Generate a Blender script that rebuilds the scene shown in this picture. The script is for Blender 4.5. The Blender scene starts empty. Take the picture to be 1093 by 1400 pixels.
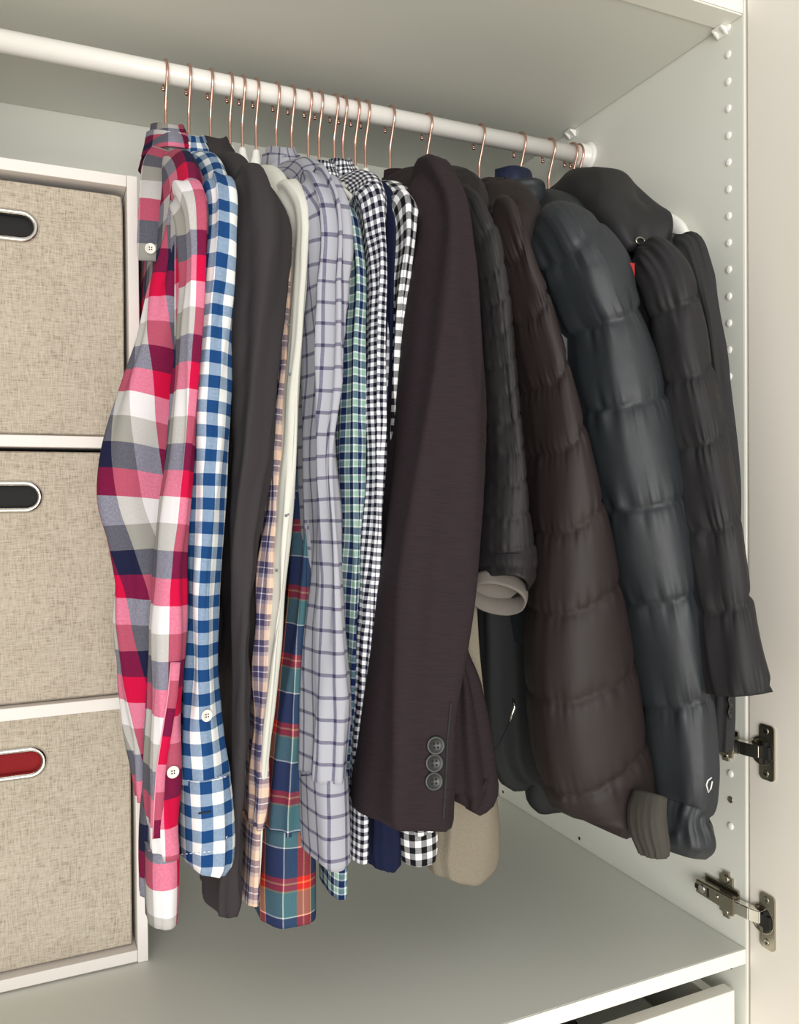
import bpy, bmesh, math, random
import numpy as np
from mathutils import Vector, Matrix

sc = bpy.context.scene
PI = math.pi
# ------------------------------------------------------------------ camera
F, YAW, PIT, ROL = 1126.64, 0.4221, -0.0151, -0.0093
CAM = np.array([-0.7707, -0.7204, 0.5385])
_c, _s = math.cos(YAW), math.sin(YAW)
FW = np.array([_s*math.cos(PIT), _c*math.cos(PIT), math.sin(PIT)])
_rt = np.array([_c, -_s, 0.0]); _up = np.cross(_rt, FW)
RT = _rt*math.cos(ROL) + _up*math.sin(ROL)
UP = -_rt*math.sin(ROL) + _up*math.cos(ROL)
cd = bpy.data.cameras.new('camera'); cam = bpy.data.objects.new('camera', cd)
sc.collection.objects.link(cam)
cd.sensor_fit = 'VERTICAL'; cd.sensor_height = 36; cd.lens = F/1400*36
cd.clip_start = .02
M3 = Matrix([[RT[i], UP[i], -FW[i]] for i in range(3)])
cam.matrix_world = Matrix.Translation(Vector(CAM)) @ M3.to_4x4()
sc.camera = cam
# ------------------------------------------------------------------ light
sc.view_settings.view_transform = 'Standard'
sc.view_settings.look = 'None'
sc.view_settings.gamma = 1
sc.view_settings.use_curve_mapping = False
sc.view_settings.exposure = 0.2
w = bpy.data.worlds.new('room_light'); sc.world = w; w.use_nodes = True
bg = w.node_tree.nodes['Background']
bg.inputs[0].default_value = (1.0, .985, .95, 1); bg.inputs[1].default_value = .74
def area(name, loc, target, sx, sy, power, col):
    l = bpy.data.lights.new(name, 'AREA'); l.shape = 'RECTANGLE'; l.size = sx; l.size_y = sy
    l.energy = power; l.color = col
    o = bpy.data.objects.new(name, l); sc.collection.objects.link(o); o.location = loc
    o.rotation_euler = (Vector(target)-Vector(loc)).to_track_quat('-Z', 'Y').to_euler()
    return o
area('window_daylight', (-1.5, -2.9, .35), (-.4, .3, .62), 1.9, 1.8, 74, (1, .985, .95))

# ------------------------------------------------------------------ helpers
def lin(r, g, b):
    f = lambda c: ((c/255)/12.92 if c/255 <= .04045 else (((c/255)+.055)/1.055)**2.4)
    return (f(r), f(g), f(b), 1)
def ray(u, v):
    return FW + RT*(u-546.5)/F - UP*(v-700)/F
def at(u, v, y):
    d = ray(u, v); return CAM + d*((y-CAM[1])/d[1])
def atx(u, v, x):
    d = ray(u, v); return CAM + d*((x-CAM[0])/d[0])

COL = sc.collection
def tag(o, label=None, cat=None, group=None, kind=None):
    if label: o['label'] = label
    if cat: o['category'] = cat
    if group: o['group'] = group
    if kind: o['kind'] = kind
    return o
def thing(name, loc, label, cat, group=None):
    o = bpy.data.objects.new(name, None); o.location = loc; o.empty_display_size = .02
    COL.objects.link(o)
    return tag(o, label, cat, group)
def wloc(o):
    v = Vector((0, 0, 0))
    while o: v += o.location; o = o.parent
    return v
def link(name, me, mat, parent=None, origin=None):
    o = bpy.data.objects.new(name, me); COL.objects.link(o)
    mats = mat if isinstance(mat, (list, tuple)) else [mat]
    if len(me.materials) == 0:
        for m in mats: me.materials.append(m)
    base = wloc(parent) if parent else Vector((0, 0, 0))
    org = Vector(origin) if origin is not None else base.copy()
    me.transform(Matrix.Translation(-org))
    o.location = org - base
    if parent: o.parent = parent
    return o
def from_np(name, V, Fc, uv=None, smooth=True, mi=None):
    me = bpy.data.meshes.new(name)
    me.from_pydata(V.tolist() if hasattr(V, 'tolist') else V, [], Fc)
    if smooth: me.polygons.foreach_set('use_smooth', [True]*len(me.polygons))
    if uv is not None:
        l = me.uv_layers.new(name='UVMap')
        l.data.foreach_set('uv', np.asarray(uv, dtype=np.float32).ravel())
    if mi is not None: me.polygons.foreach_set('material_index', mi)
    me.update()
    return me
def bm_mesh(name, bm, smooth=False):
    me = bpy.data.meshes.new(name); bm.to_mesh(me); bm.free()
    if smooth: me.polygons.foreach_set('use_smooth', [True]*len(me.polygons))
    return me
def add_box(bm, lo, hi, bev=0, seg=2):
    ctr = [(a+b)/2 for a, b in zip(lo, hi)]; sz = [abs(b-a) for a, b in zip(lo, hi)]
    g = bmesh.ops.create_cube(bm, size=1, matrix=Matrix.Translation(ctr) @ Matrix.Diagonal((*sz, 1)))
    if bev:
        es = list({e for v in g['verts'] for e in v.link_edges})
        bmesh.ops.bevel(bm, geom=es, offset=bev, segments=seg, affect='EDGES', profile=.5)
def box(name, lo, hi, mat, parent=None, bev=.0008):
    bm = bmesh.new(); add_box(bm, lo, hi, bev)
    return link(name, bm_mesh(name, bm), mat, parent, origin=[(a+b)/2 for a, b in zip(lo[:2], hi[:2])]+[lo[2]])
def add_disc(bm, c, axis, prof, n=24):
    """lathe: prof = [(r, h)] along axis from c"""
    ax = Vector(axis).normalized(); q = Vector((0, 0, 1)).rotation_difference(ax)
    rings = []
    for r, h in prof:
        rings.append([bm.verts.new(Vector(c) + q @ Vector((r*math.cos(2*PI*k/n), r*math.sin(2*PI*k/n), h))) for k in range(n)])
    for a, b in zip(rings, rings[1:]):
        for k in range(n): bm.faces.new((a[k], a[(k+1) % n], b[(k+1) % n], b[k]))
    bm.faces.new(rings[0][::-1]); bm.faces.new(rings[-1])
def add_wire(bm, pts, r, n=10, closed=False):
    pts = [Vector(p) for p in pts]; N = len(pts); rings = []; ref = None
    for i, p in enumerate(pts):
        a = pts[(i-1) % N] if (closed or i > 0) else p
        b = pts[(i+1) % N] if (closed or i < N-1) else p
        t = (b-a).normalized()
        if ref is None:
            ref = Vector((1, 0, 0)) if abs(t.x) < .8 else Vector((0, 0, 1))
        ref = (ref - t*ref.dot(t)).normalized(); bi = t.cross(ref)
        rr = r[i] if isinstance(r, (list, tuple)) else r
        rings.append([bm.verts.new(p + (ref*math.cos(2*PI*k/n) + bi*math.sin(2*PI*k/n))*rr) for k in range(n)])
    L = N if closed else N-1
    for i in range(L):
        A, B = rings[i], rings[(i+1) % N]
        for k in range(n): bm.faces.new((A[k], A[(k+1) % n], B[(k+1) % n], B[k]))
    if not closed:
        bm.faces.new(rings[0][::-1]); bm.faces.new(rings[-1])

class Noise:
    def __init__(s, seed, m=14):
        r = np.random.RandomState(seed); k = r.normal(size=(m, 3))
        s.k = k; s.ph = r.uniform(0, 2*PI, m); s.m = m
    def __call__(s, x, y, z):
        o = 0
        for k, p in zip(s.k, s.ph): o = o + np.cos(k[0]*x + k[1]*y + k[2]*z + p)
        return o/math.sqrt(s.m)*1.2

def catmull(P, step):
    P = np.asarray(P, float)
    d = np.r_[0, np.cumsum(np.maximum(np.linalg.norm(np.diff(P[:, :3], axis=0), axis=1), 1e-5))]
    m = np.zeros_like(P)
    for i in range(len(P)):
        if i == 0: m[i] = (P[1]-P[0])/(d[1]-d[0])
        elif i == len(P)-1: m[i] = (P[-1]-P[-2])/(d[-1]-d[-2])
        else:
            h0, h1 = d[i]-d[i-1], d[i+1]-d[i]
            m[i] = (h1*(P[i]-P[i-1])/h0 + h0*(P[i+1]-P[i])/h1)/(h0+h1)
    n = max(4, int(d[-1]/step)); s = np.linspace(0, d[-1], n)
    j = np.clip(np.searchsorted(d, s, side='right')-1, 0, len(P)-2)
    h = d[j+1]-d[j]; t = ((s-d[j])/h)[:, None]; h = h[:, None]
    Q = (2*t**3-3*t**2+1)*P[j] + (t**3-2*t**2+t)*h*m[j] + (-2*t**3+3*t**2)*P[j+1] + (t**3-t**2)*h*m[j+1]
    return Q, s

def tube(name, path, n=72, step=.005, e=2.4, disp=None, hollow=True, uvoff=(0, 0), bottom=None, shear=0):
    """cloth tube along path rows (x,y,z,a,b): a = half width across X, b = half depth"""
    Q, s = catmull(path, step); N = len(Q)
    C = Q[:, :3]; a = np.maximum(Q[:, 3], .0015)[:, None]; b = np.maximum(Q[:, 4], .0015)[:, None]
    T = np.gradient(C, axis=0); T /= np.linalg.norm(T, axis=1)[:, None]
    X = np.array([1., 0, 0]); A1 = X - T*(T @ X)[:, None]; A1 /= np.linalg.norm(A1, axis=1)[:, None]
    A2 = np.cross(T, A1)
    t = 2*PI*np.arange(n)/n; st, ct = np.sin(t), np.cos(t)
    cx = np.sign(st)*np.abs(st)**(2/e); cy = np.sign(ct)*np.abs(ct)**(2/e)
    tt = t[None, :]; ss = s[:, None]
    nx = cx[None]/a; ny = cy[None]/b; nl = np.sqrt(nx**2+ny**2); nx, ny = nx/nl, ny/nl
    off = disp(tt, ss, C[:, 2][:, None], cx[None], s[-1]) if disp else np.zeros((N, n))
    off = np.broadcast_to(off, (N, n))
    px = a*cx[None] + nx*off; py = b*cy[None] + ny*off
    V = C[:, None, :] + px[..., None]*A1[:, None, :] + py[..., None]*A2[:, None, :]
    if bottom is not None: V = bottom(V, tt, ss, s[-1])
    seg = np.linalg.norm(np.roll(V, -1, 1)-V, axis=2)
    u = np.zeros((N, n+1)); h = n//2
    u[:, 1:] = np.cumsum(seg, 1)
    tot = u[:, -1:]; U = u.copy()
    U[:, h+1:] = U[:, h+1:] - tot          # signed arc length from the camera-side line
    vv = np.repeat(ss, n, 1)
    verts = V.reshape(-1, 3); faces = []; uv = []
    for i in range(N-1):
        for k in range(n):
            k2 = (k+1) % n
            faces.append((i*n+k, (i+1)*n+k, (i+1)*n+k2, i*n+k2))
    # vectorised uv
    K = np.arange(n); K2 = K+1
    Ua = np.where(K[None] > h, u[:, :-1]-tot, u[:, :-1]); Ub = np.where(K[None] >= h+1, u[:, 1:]-tot, u[:, 1:])
    fa = np.stack([np.stack([Ua[:-1], vv[:-1]], -1), np.stack([Ua[1:], vv[1:]], -1),
                   np.stack([Ub[1:], vv[1:]], -1), np.stack([Ub[:-1], vv[:-1]], -1)], 2)
    uv = fa.reshape(-1, 2)
    ex = []; exuv = []
    nv = len(verts)
    ex.append(tuple(range(n-1, -1, -1))[::-1]); exuv += [(0, 0)]*n
    if hollow:
        last = V[-1]; ctr = last.mean(0); up = -T[-1]
        r1 = ctr + (last-ctr)*.93; r2 = ctr + (last-ctr)*.86 + up*.035
        verts = np.vstack([verts, r1, r2]); b0 = (N-1)*n
        for q0, q1 in ((b0, nv), (nv, nv+n)):
            for k in range(n):
                k2 = (k+1) % n; ex.append((q0+k, q1+k, q1+k2, q0+k2)); exuv += [(Ua[-1][k], s[-1])]*4
        ex.append(tuple(nv+n+k for k in range(n))); exuv += [(0, s[-1])]*n
    else:
        b0 = (N-1)*n; ex.append(tuple(b0+k for k in range(n-1, -1, -1))); exuv += [(0, s[-1])]*n
    uv = np.vstack([uv, np.array(exuv)]) + np.array(uvoff)
    uv[:, 0] += shear*uv[:, 1]
    return from_np(name, verts, faces+ex, uv)

# ------------------------------------------------------------------ materials
def new_mat(name, base=(.8, .8, .8, 1), rough=.6, metal=0, spec=.5):
    m = bpy.data.materials.new(name); m.use_nodes = True; nt = m.node_tree
    b = nt.nodes['Principled BSDF']
    b.inputs['Base Color'].default_value = base; b.inputs['Roughness'].default_value = rough
    b.inputs['Metallic'].default_value = metal
    b.inputs['Specular IOR Level'].default_value = spec
    return m, nt, b
def nd(nt, typ, **kw):
    n = nt.nodes.new(typ)
    for k, v in kw.items(): setattr(n, k, v)
    return n
def mth(nt, op, a, b=None):
    n = nd(nt, 'ShaderNodeMath', operation=op)
    for i, q in enumerate((a, b)):
        if q is None: continue
        if isinstance(q, (int, float)): n.inputs[i].default_value = q
        else: nt.links.new(q, n.inputs[i])
    return n.outputs[0]
def plain(name, rgb, rough=.6, metal=0, spec=.5, var=.03, scale=30, bump=0, bscale=400):
    m, nt, b = new_mat(name, lin(*rgb), rough, metal, spec)
    tc = nd(nt, 'ShaderNodeTexCoord'); no = nd(nt, 'ShaderNodeTexNoise')
    no.inputs['Scale'].default_value = scale; no.inputs['Detail'].default_value = 4
    nt.links.new(tc.outputs['Object'], no.inputs['Vector'])
    hs = nd(nt, 'ShaderNodeHueSaturation'); hs.inputs['Color'].default_value = lin(*rgb)
    nt.links.new(mth(nt, 'ADD', mth(nt, 'MULTIPLY', no.outputs[0], var*2), 1-var), hs.inputs['Value'])
    nt.links.new(hs.outputs[0], b.inputs['Base Color'])
    if bump:
        n2 = nd(nt, 'ShaderNodeTexNoise'); n2.inputs['Scale'].default_value = bscale
        nt.links.new(tc.outputs['Object'], n2.inputs['Vector'])
        bp = nd(nt, 'ShaderNodeBump'); bp.inputs['Strength'].default_value = bump; bp.inputs['Distance'].default_value = .001
        nt.links.new(n2.outputs[0], bp.inputs['Height']); nt.links.new(bp.outputs[0], b.inputs['Normal'])
    return m
def stripes(nt, coord, seq, off):
    """threads laid across a cloth: seq = [(width m, rgb)] repeated along coord (metres)"""
    per = sum(x[0] for x in seq)
    f = mth(nt, 'FRACT', mth(nt, 'ADD', mth(nt, 'DIVIDE', coord, per), off))
    r = nd(nt, 'ShaderNodeValToRGB'); cr = r.color_ramp; cr.interpolation = 'CONSTANT'
    acc = 0
    for i, (wd, rgb) in enumerate(seq):
        if i < 2: el = cr.elements[i]; el.position = acc/per
        else: el = cr.elements.new(acc/per)
        el.color = (rgb[0]/255, rgb[1]/255, rgb[2]/255, 1); acc += wd
    nt.links.new(f, r.inputs[0])
    return r.outputs[0]
def plaid(name, warp, weft, offs=(0, 0), rough=.9, mixfac=.5, soft=.05):
    m, nt, b = new_mat(name, rough=rough, spec=.2)
    uvn = nd(nt, 'ShaderNodeUVMap', uv_map='UVMap'); sp = nd(nt, 'ShaderNodeSeparateXYZ')
    # threads wander a little
    no = nd(nt, 'ShaderNodeTexNoise'); no.inputs['Scale'].default_value = 14
    nt.links.new(uvn.outputs[0], no.inputs['Vector'])
    add = nd(nt, 'ShaderNodeVectorMath', operation='MULTIPLY_ADD')
    nt.links.new(no.outputs['Color'], add.inputs[0]); add.inputs[1].default_value = (.004, .004, 0)
    nt.links.new(uvn.outputs[0], add.inputs[2]); nt.links.new(add.outputs[0], sp.inputs[0])
    u, v = sp.outputs[0], sp.outputs[1]
    ca = stripes(nt, u, warp, offs[0]); cb = stripes(nt, v, weft, offs[1])
    mx = nd(nt, 'ShaderNodeMix', data_type='RGBA'); mx.inputs[0].default_value = mixfac
    nt.links.new(ca, mx.inputs[6]); nt.links.new(cb, mx.inputs[7])
    # twill: fine alternation of warp and weft on the surface
    tw = mth(nt, 'SINE', mth(nt, 'MULTIPLY', mth(nt, 'ADD', u, v), 2*PI/.0016))
    nz = nd(nt, 'ShaderNodeTexNoise'); nz.inputs['Scale'].default_value = 500
    nt.links.new(uvn.outputs[0], nz.inputs['Vector'])
    nt.links.new(mth(nt, 'ADD', mth(nt, 'ADD', mth(nt, 'MULTIPLY', tw, soft), mth(nt, 'MULTIPLY', nz.outputs[0], .3)), mixfac-.15), mx.inputs[0])
    gm = nd(nt, 'ShaderNodeGamma'); gm.inputs[1].default_value = 2.2
    nt.links.new(mx.outputs[2], gm.inputs[0]); nt.links.new(gm.outputs[0], b.inputs['Base Color'])
    bp = nd(nt, 'ShaderNodeBump'); bp.inputs['Strength'].default_value = .12; bp.inputs['Distance'].default_value = .0006
    nt.links.new(nz.outputs[0], bp.inputs['Height']); nt.links.new(bp.outputs[0], b.inputs['Normal'])
    return m
def cloth(name, rgb, rough=.85, bump=.2, var=.06, sheen=.0, stretch=(300, 300), spec=.25, bdist=.0008, crumple=0):
    m, nt, b = new_mat(name, lin(*rgb), rough, 0, spec)
    b.inputs['Sheen Weight'].default_value = sheen
    uvn = nd(nt, 'ShaderNodeUVMap', uv_map='UVMap'); mp = nd(nt, 'ShaderNodeMapping')
    mp.inputs['Scale'].default_value = (stretch[0], stretch[1], 1)
    nt.links.new(uvn.outputs[0], mp.inputs[0])
    no = nd(nt, 'ShaderNodeTexNoise'); no.inputs['Scale'].default_value = 1; no.inputs['Detail'].default_value = 4
    nt.links.new(mp.outputs[0], no.inputs['Vector'])
    hs = nd(nt, 'ShaderNodeHueSaturation'); hs.inputs['Color'].default_value = lin(*rgb)
    nt.links.new(mth(nt, 'ADD', mth(nt, 'MULTIPLY', no.outputs[0], var*4), 1-var*2), hs.inputs['Value'])
    nt.links.new(hs.outputs[0], b.inputs['Base Color'])
    bp = nd(nt, 'ShaderNodeBump'); bp.inputs['Strength'].default_value = bump; bp.inputs['Distance'].default_value = bdist
    h = no.outputs[0]
    if crumple:
        n2 = nd(nt, 'ShaderNodeTexNoise'); n2.inputs['Scale'].default_value = 45; n2.inputs['Detail'].default_value = 3
        nt.links.new(uvn.outputs[0], n2.inputs['Vector'])
        h = mth(nt, 'ADD', mth(nt, 'MULTIPLY', n2.outputs[0], crumple), h)
    nt.links.new(h, bp.inputs['Height']); nt.links.new(bp.outputs[0], b.inputs['Normal'])
    return m

def linen(name):
    m, nt, b = new_mat(name, rough=.9, spec=.2)
    tc = nd(nt, 'ShaderNodeTexCoord')
    def layer(sc_):
        mp = nd(nt, 'ShaderNodeMapping'); mp.inputs['Scale'].default_value = sc_
        nt.links.new(tc.outputs['Object'], mp.inputs[0])
        no = nd(nt, 'ShaderNodeTexNoise'); no.inputs['Scale'].default_value = 1; no.inputs['Detail'].default_value = 3
        nt.links.new(mp.outputs[0], no.inputs['Vector']); return no.outputs[0]
    hx = layer((105, 105, 980)); vx = layer((980, 105, 105)); big = layer((14, 14, 14))
    s_ = mth(nt, 'ADD', hx, vx)
    r = nd(nt, 'ShaderNodeValToRGB'); cr = r.color_ramp
    cr.elements[0].position = .31; cr.elements[0].color = lin(132, 120, 103)
    cr.elements[1].position = .66; cr.elements[1].color = lin(203, 193, 178)
    el = cr.elements.new(.46); el.color = lin(180, 169, 153)
    nt.links.new(mth(nt, 'ADD', mth(nt, 'MULTIPLY', s_, .45), mth(nt, 'MULTIPLY', big, .1)), r.inputs[0])
    nt.links.new(r.outputs[0], b.inputs['Base Color'])
    bp = nd(nt, 'ShaderNodeBump'); bp.inputs['Strength'].default_value = .5; bp.inputs['Distance'].default_value = .0008
    nt.links.new(s_, bp.inputs['Height']); nt.links.new(bp.outputs[0], b.inputs['Normal'])
    return m

LAM = plain('white_laminate', (221, 222, 213), .42, var=.012, scale=6, bump=.05, bscale=900)
EDGE = plain('white_edge_band', (236, 234, 225), .38, var=.01)
UNITW = plain('unit_white_foil', (232, 226, 221), .5, var=.01)
PAINT = plain('rod_white_enamel', (236, 234, 229), .28, var=.01)
PLAST = plain('white_plastic', (238, 237, 231), .35, var=.01)
COPPER = plain('rose_gold_wire', (226, 182, 166), .25, 1, var=.02)
CHROME = plain('chrome', (225, 222, 215), .12, 1, var=.01)
NICKEL = plain('nickel_plated_steel', (176, 170, 155), .26, 1, var=.04)
DARK = plain('dark_hole', (22, 21, 20), .8)
LINEN = linen('beige_linen')
LINER = plain('black_liner', (11, 11, 12), .75)
REDCL = plain('red_cloth', (132, 8, 14), .85, var=.1)
FLOORM = plain('pale_room_floor', (205, 196, 180), .7)

# ------------------------------------------------------------------ wardrobe shell
H, D, XL = 1.1033, .5752, -.966
def struct(name, lo, hi, mat): return tag(box(name, lo, hi, mat), kind='structure')
ZB = -.62
WR = struct('wall_right', (0, 0, ZB), (.018, D+.006, 1.60), LAM)
struct('wall_left', (XL-.018, 0, ZB), (XL, D+.006, 1.60), LAM)
struct('wall_back', (XL, D, ZB), (-.0005, D+.006, 1.60), LAM)
struct('trim_1', (XL+.0005, .01, ZB), (-.0005, D-.0005, ZB+.018), LAM)
struct('floor', (-3.2, -3.6, ZB-.02), (1.6, D+.006, ZB-.0005), FLOORM)
# front edge strip on the right panel
tag(box('edge_band', (.0003, -.0008, ZB+.001), (.0177, -.0001, 1.599), EDGE, WR, 0))
def shelf(name, z0, z1, label):
    r = thing(name, (-.48, .29, z0), label, 'shelf')
    box('panel', (XL+.0008, .0012, z0), (-.0008, D-.0008, z1), LAM, r)
    box('edge_band', (XL+.0009, 0, z0+.0003), (-.0009, .0011, z1-.0003), EDGE, r, 0)
    return r
shelf('wardrobe_shelf', -.018, 0, 'white shelf forming the floor under the hanging clothes')
ts = shelf('wardrobe_shelf', H, H+.022, 'white top shelf above the clothes rail')
box('front_rail', (XL+.0009, .001, H-.0018), (-.0009, .034, H-.0001), EDGE, ts, .0006)

# hole plugs, peg holes
bm = bmesh.new(); add_disc(bm, (0, 0, 0), (-1, 0, 0), [(.0046, 0), (.0046, .0006), (.0036, .0016), (.0018, .0021)], 14)
plug = bm_mesh('hole_plug', bm, True); plug.materials.append(PLAST)
bm = bmesh.new(); add_disc(bm, (0, 0, 0), (-1, 0, 0), [(.0026, -.001), (.0026, .0003)], 14)
hole = bm_mesh('peg_hole', bm); hole.materials.append(DARK)
bm = bmesh.new(); add_disc(bm, (0, 0, 0), (-1, 0, 0), [(.0042, 0), (.0042, .0008), (.0034, .0012), (.0016, .0004)], 14)
scr = bm_mesh('screw', bm, True); scr.materials.append(NICKEL)
def child(name, me, loc, parent, rot=None):
    o = bpy.data.objects.new(name, me); COL.objects.link(o); o.parent = parent
    o.location = Vector(loc)-wloc(parent)
    if rot: o.rotation_euler = rot
    return o
for k in range(34):
    z = 1.0668-.032*(k-1)
    if k in (26, 31, 32): continue
    if k == 29: child('screw', scr, (0, .0229, z), WR)
    else: child('hole_plug', plug, (0, .0229, z), WR)
for z in (.043, .0105, .075, .107): child('peg_hole', hole, (0, .5517, z), WR)
child('peg_hole', hole, (0, .326, .0105), WR)
child('peg_hole', hole, (0, .0235, -.034), WR)
for y, lab in ((.031, 'white plastic shelf support clip nearest the front edge'), (.331, 'white plastic shelf support clip just behind the rail end'),
               (.532, 'white plastic shelf support clip in the back corner')):
    r = thing('shelf_clip', (0, y, H-.011), lab, 'clip')
    bm = bmesh.new()
    add_box(bm, (-.0022, y-.0075, H-.012), (-.0001, y+.0075, H-.0022), .0004)
    add_box(bm, (-.011, y-.0075, H-.0042), (-.0022, y+.0075, H-.0022), .0004)
    me = bm_mesh('bracket', bm); link('bracket', me, PLAST, r)
    bm = bmesh.new()
    for sy in (-1, 1):
        vs = [bm.verts.new(p) for sx in (y+sy*.0074, y+sy*.0052) for p in ((-.0018, sx, H-.0118), (-.011, sx, H-.004), (-.0018, sx, H-.004))]
        for f in ((0, 1, 2), (5, 4, 3), (0, 3, 4, 1), (1, 4, 5, 2), (2, 5, 3, 0)): bm.faces.new([vs[i] for i in f])
    link('side_rib', bm_mesh('side_rib', bm), PLAST, r)

# clothes rail
YR, ZR, RR = .2921, 1.0476, .0122
r = thing('clothes_rail', (-.48, YR, ZR), 'white round clothes rail carrying all the hangers', 'rail')
bm = bmesh.new(); add_disc(bm, (XL+.004, YR, ZR), (1, 0, 0), [(RR, 0), (RR, .958)], 40)
link('tube', bm_mesh('tube', bm, True), PAINT, r)
for x0, sg in ((-.0002, -1), (XL+.0002, 1)):
    bm = bmesh.new(); add_disc(bm, (x0, YR, ZR), (sg, 0, 0), [(.0205, 0), (.0205, .005), (.0185, .0065), (.0165, .0075), (.0165, .022), (.0155, .0235), (.0128, .0235)], 36)
    link('end_socket', bm_mesh('end_socket', bm, True), PAINT, r)

# door swung open at the front of the right panel, with its hinges
tag(box('door_1', (.0012, -.62, ZB), (.0195, -.0042, 1.60), plain('door_white', (231, 225, 215), .45, var=.01), None, .0014), kind='structure')
def hinge(z, label, zc):
    r = thing('door_hinge', (0, 0, z), label, 'hinge')
    yc = -.0305
    # plate on the door, standing in the YZ plane
    bm = bmesh.new()
    zs0, zs1 = zc-.032, zc+.032
    add_box(bm, (-.0012, yc-.0115, zs0), (.0012, yc+.0095, zs1), .0)
    es = [e for e in bm.edges if abs(e.verts[0].co.x-e.verts[1].co.x) > .001]
    bmesh.ops.bevel(bm, geom=es, offset=.005, segments=4, affect='EDGES', profile=.5)
    link('door_plate', bm_mesh('door_plate', bm), NICKEL, r)
    # cup flange: round rim and dark bowl
    bm = bmesh.new(); add_disc(bm, (.0013, yc+.0060, zc), (-1, 0, 0), [(.0172, 0), (.0172, .0021), (.0166, .0026), (.0150, .0026), (.0147, .0020)], 36)
    link('cup', bm_mesh('cup', bm, True), NICKEL, r)
    bm = bmesh.new(); add_box(bm, (-.0044, yc-.0068, zc-.0125), (-.0009, yc+.0065, zc+.0120), .0)
    es = [e for e in bm.edges if abs(e.verts[0].co.x-e.verts[1].co.x) > .001]
    bmesh.ops.bevel(bm, geom=es, offset=.005, segments=4, affect='EDGES')
    link('cup_bowl', bm_mesh('cup_bowl', bm), DARK, r)
    for s in (-1, 1):
        bm = bmesh.new(); add_disc(bm, (-.0012, yc, zc+s*.0245), (-1, 0, 0), [(.0042, 0), (.0042, .0006), (.0034, .001), (.0015, -.0001)], 16)
        link('screw', bm_mesh('screw', bm, True), NICKEL, r)
    # arm: slopes from mount at the panel to the cup
    bm = bmesh.new()
    za = z
    def ybox(y0, y1, x0, x1, zz0, zz1, zz2, zz3):
        vs = [bm.verts.new(p) for p in ((x0, y0, zz0), (x1, y0, zz0), (x1, y0, zz1), (x0, y0, zz1), (x0, y1, zz2), (x1, y1, zz2), (x1, y1, zz3), (x0, y1, zz3))]
        for f in ((0, 1, 2, 3), (7, 6, 5, 4), (0, 4, 5, 1), (1, 5, 6, 2), (2, 6, 7, 3), (3, 7, 4, 0)): bm.faces.new([vs[i] for i in f])
    ybox(.066, .0045, -.0155, -.0035, za-.0085, za+.0085, za-.0105, za+.0095)
    bmesh.ops.bevel(bm, geom=list(bm.edges), offset=.0014, segments=2, affect='EDGES')
    link('arm', bm_mesh('arm', bm), NICKEL, r)
    bm = bmesh.new()
    vs = []
    prof = [(.0046, -.0152, -.0042), (-.004, -.0148, -.0038), (-.015, -.0130, -.002), (-.0275, -.0085, .0005)]
    rings = []
    for y, x0, x1 in prof:
        rings.append([bm.verts.new(p) for p in ((x0, y, za-.0075), (x1, y, za-.0075), (x1, y, za+.0075), (x0, y, za+.0075))])
    for A, B in zip(rings, rings[1:]):
        for k in range(4): bm.faces.new((A[k], B[k], B[(k+1) % 4], A[(k+1) % 4]))
    bm.faces.new(rings[0]); bm.faces.new(rings[-1][::-1])
    bmesh.ops.recalc_face_normals(bm, faces=bm.faces)
    bmesh.ops.bevel(bm, geom=list(bm.edges), offset=.0011, segments=2, affect='EDGES')
    link('knuckle', bm_mesh('knuckle', bm), CHROME, r)
    # mounting plate on the panel
    bm = bmesh.new()
    add_box(bm, (-.0034, .018, za-.026), (-.0001, .038, za+.03), .0)
    es = [e for e in bm.edges if abs(e.verts[0].co.x-e.verts[1].co.x) > .001]
    bmesh.ops.bevel(bm, geom=es, offset=.0055, segments=4, affect='EDGES')
    add_box(bm, (-.0036, .008, za-.013), (-.0002, .062, za+.014), .0012)
    link('mounting_plate', bm_mesh('mounting_plate', bm), NICKEL, r)
    for (y, dz, rad) in ((.028, .021, .0052), (.028, -.0195, .0045)):
        bm = bmesh.new(); add_disc(bm, (-.0034, y, za+dz), (-1, 0, 0), [(rad, 0), (rad, .001), (rad*.8, .0018), (rad*.35, .0004)], 18)
        link('screw', bm_mesh('screw', bm, True), NICKEL, r)
    bm = bmesh.new(); add_disc(bm, (-.0154, .055, za), (-1, 0, 0), [(.0052, 0), (.0052, .0008), (.0042, .0012), (.002, .0002)], 18)
    link('adjusting_screw', bm_mesh('adjusting_screw', bm, True), CHROME, r)
    bm = bmesh.new(); add_disc(bm, (-.0155, .030, za+.001), (-1, 0, 0), [(.0024, 0), (.0024, .0006), (.001, .0009)], 14)
    link('rivet', bm_mesh('rivet', bm, True), CHROME, r)
    bm = bmesh.new(); add_box(bm, (-.0160, .043, za-.006), (-.0150, .0465, za+.005), .0004); add_box(bm, (-.0160, .0605, za-.003), (-.0150, .0664, za+.003), .0003)
    link('slot', bm_mesh('slot', bm), DARK, r)
hinge(.0515, 'lower nickel door hinge just above the bottom shelf', .0475)
hinge(.2435, 'upper nickel door hinge half hidden by the coat hems', .2435)

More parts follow.
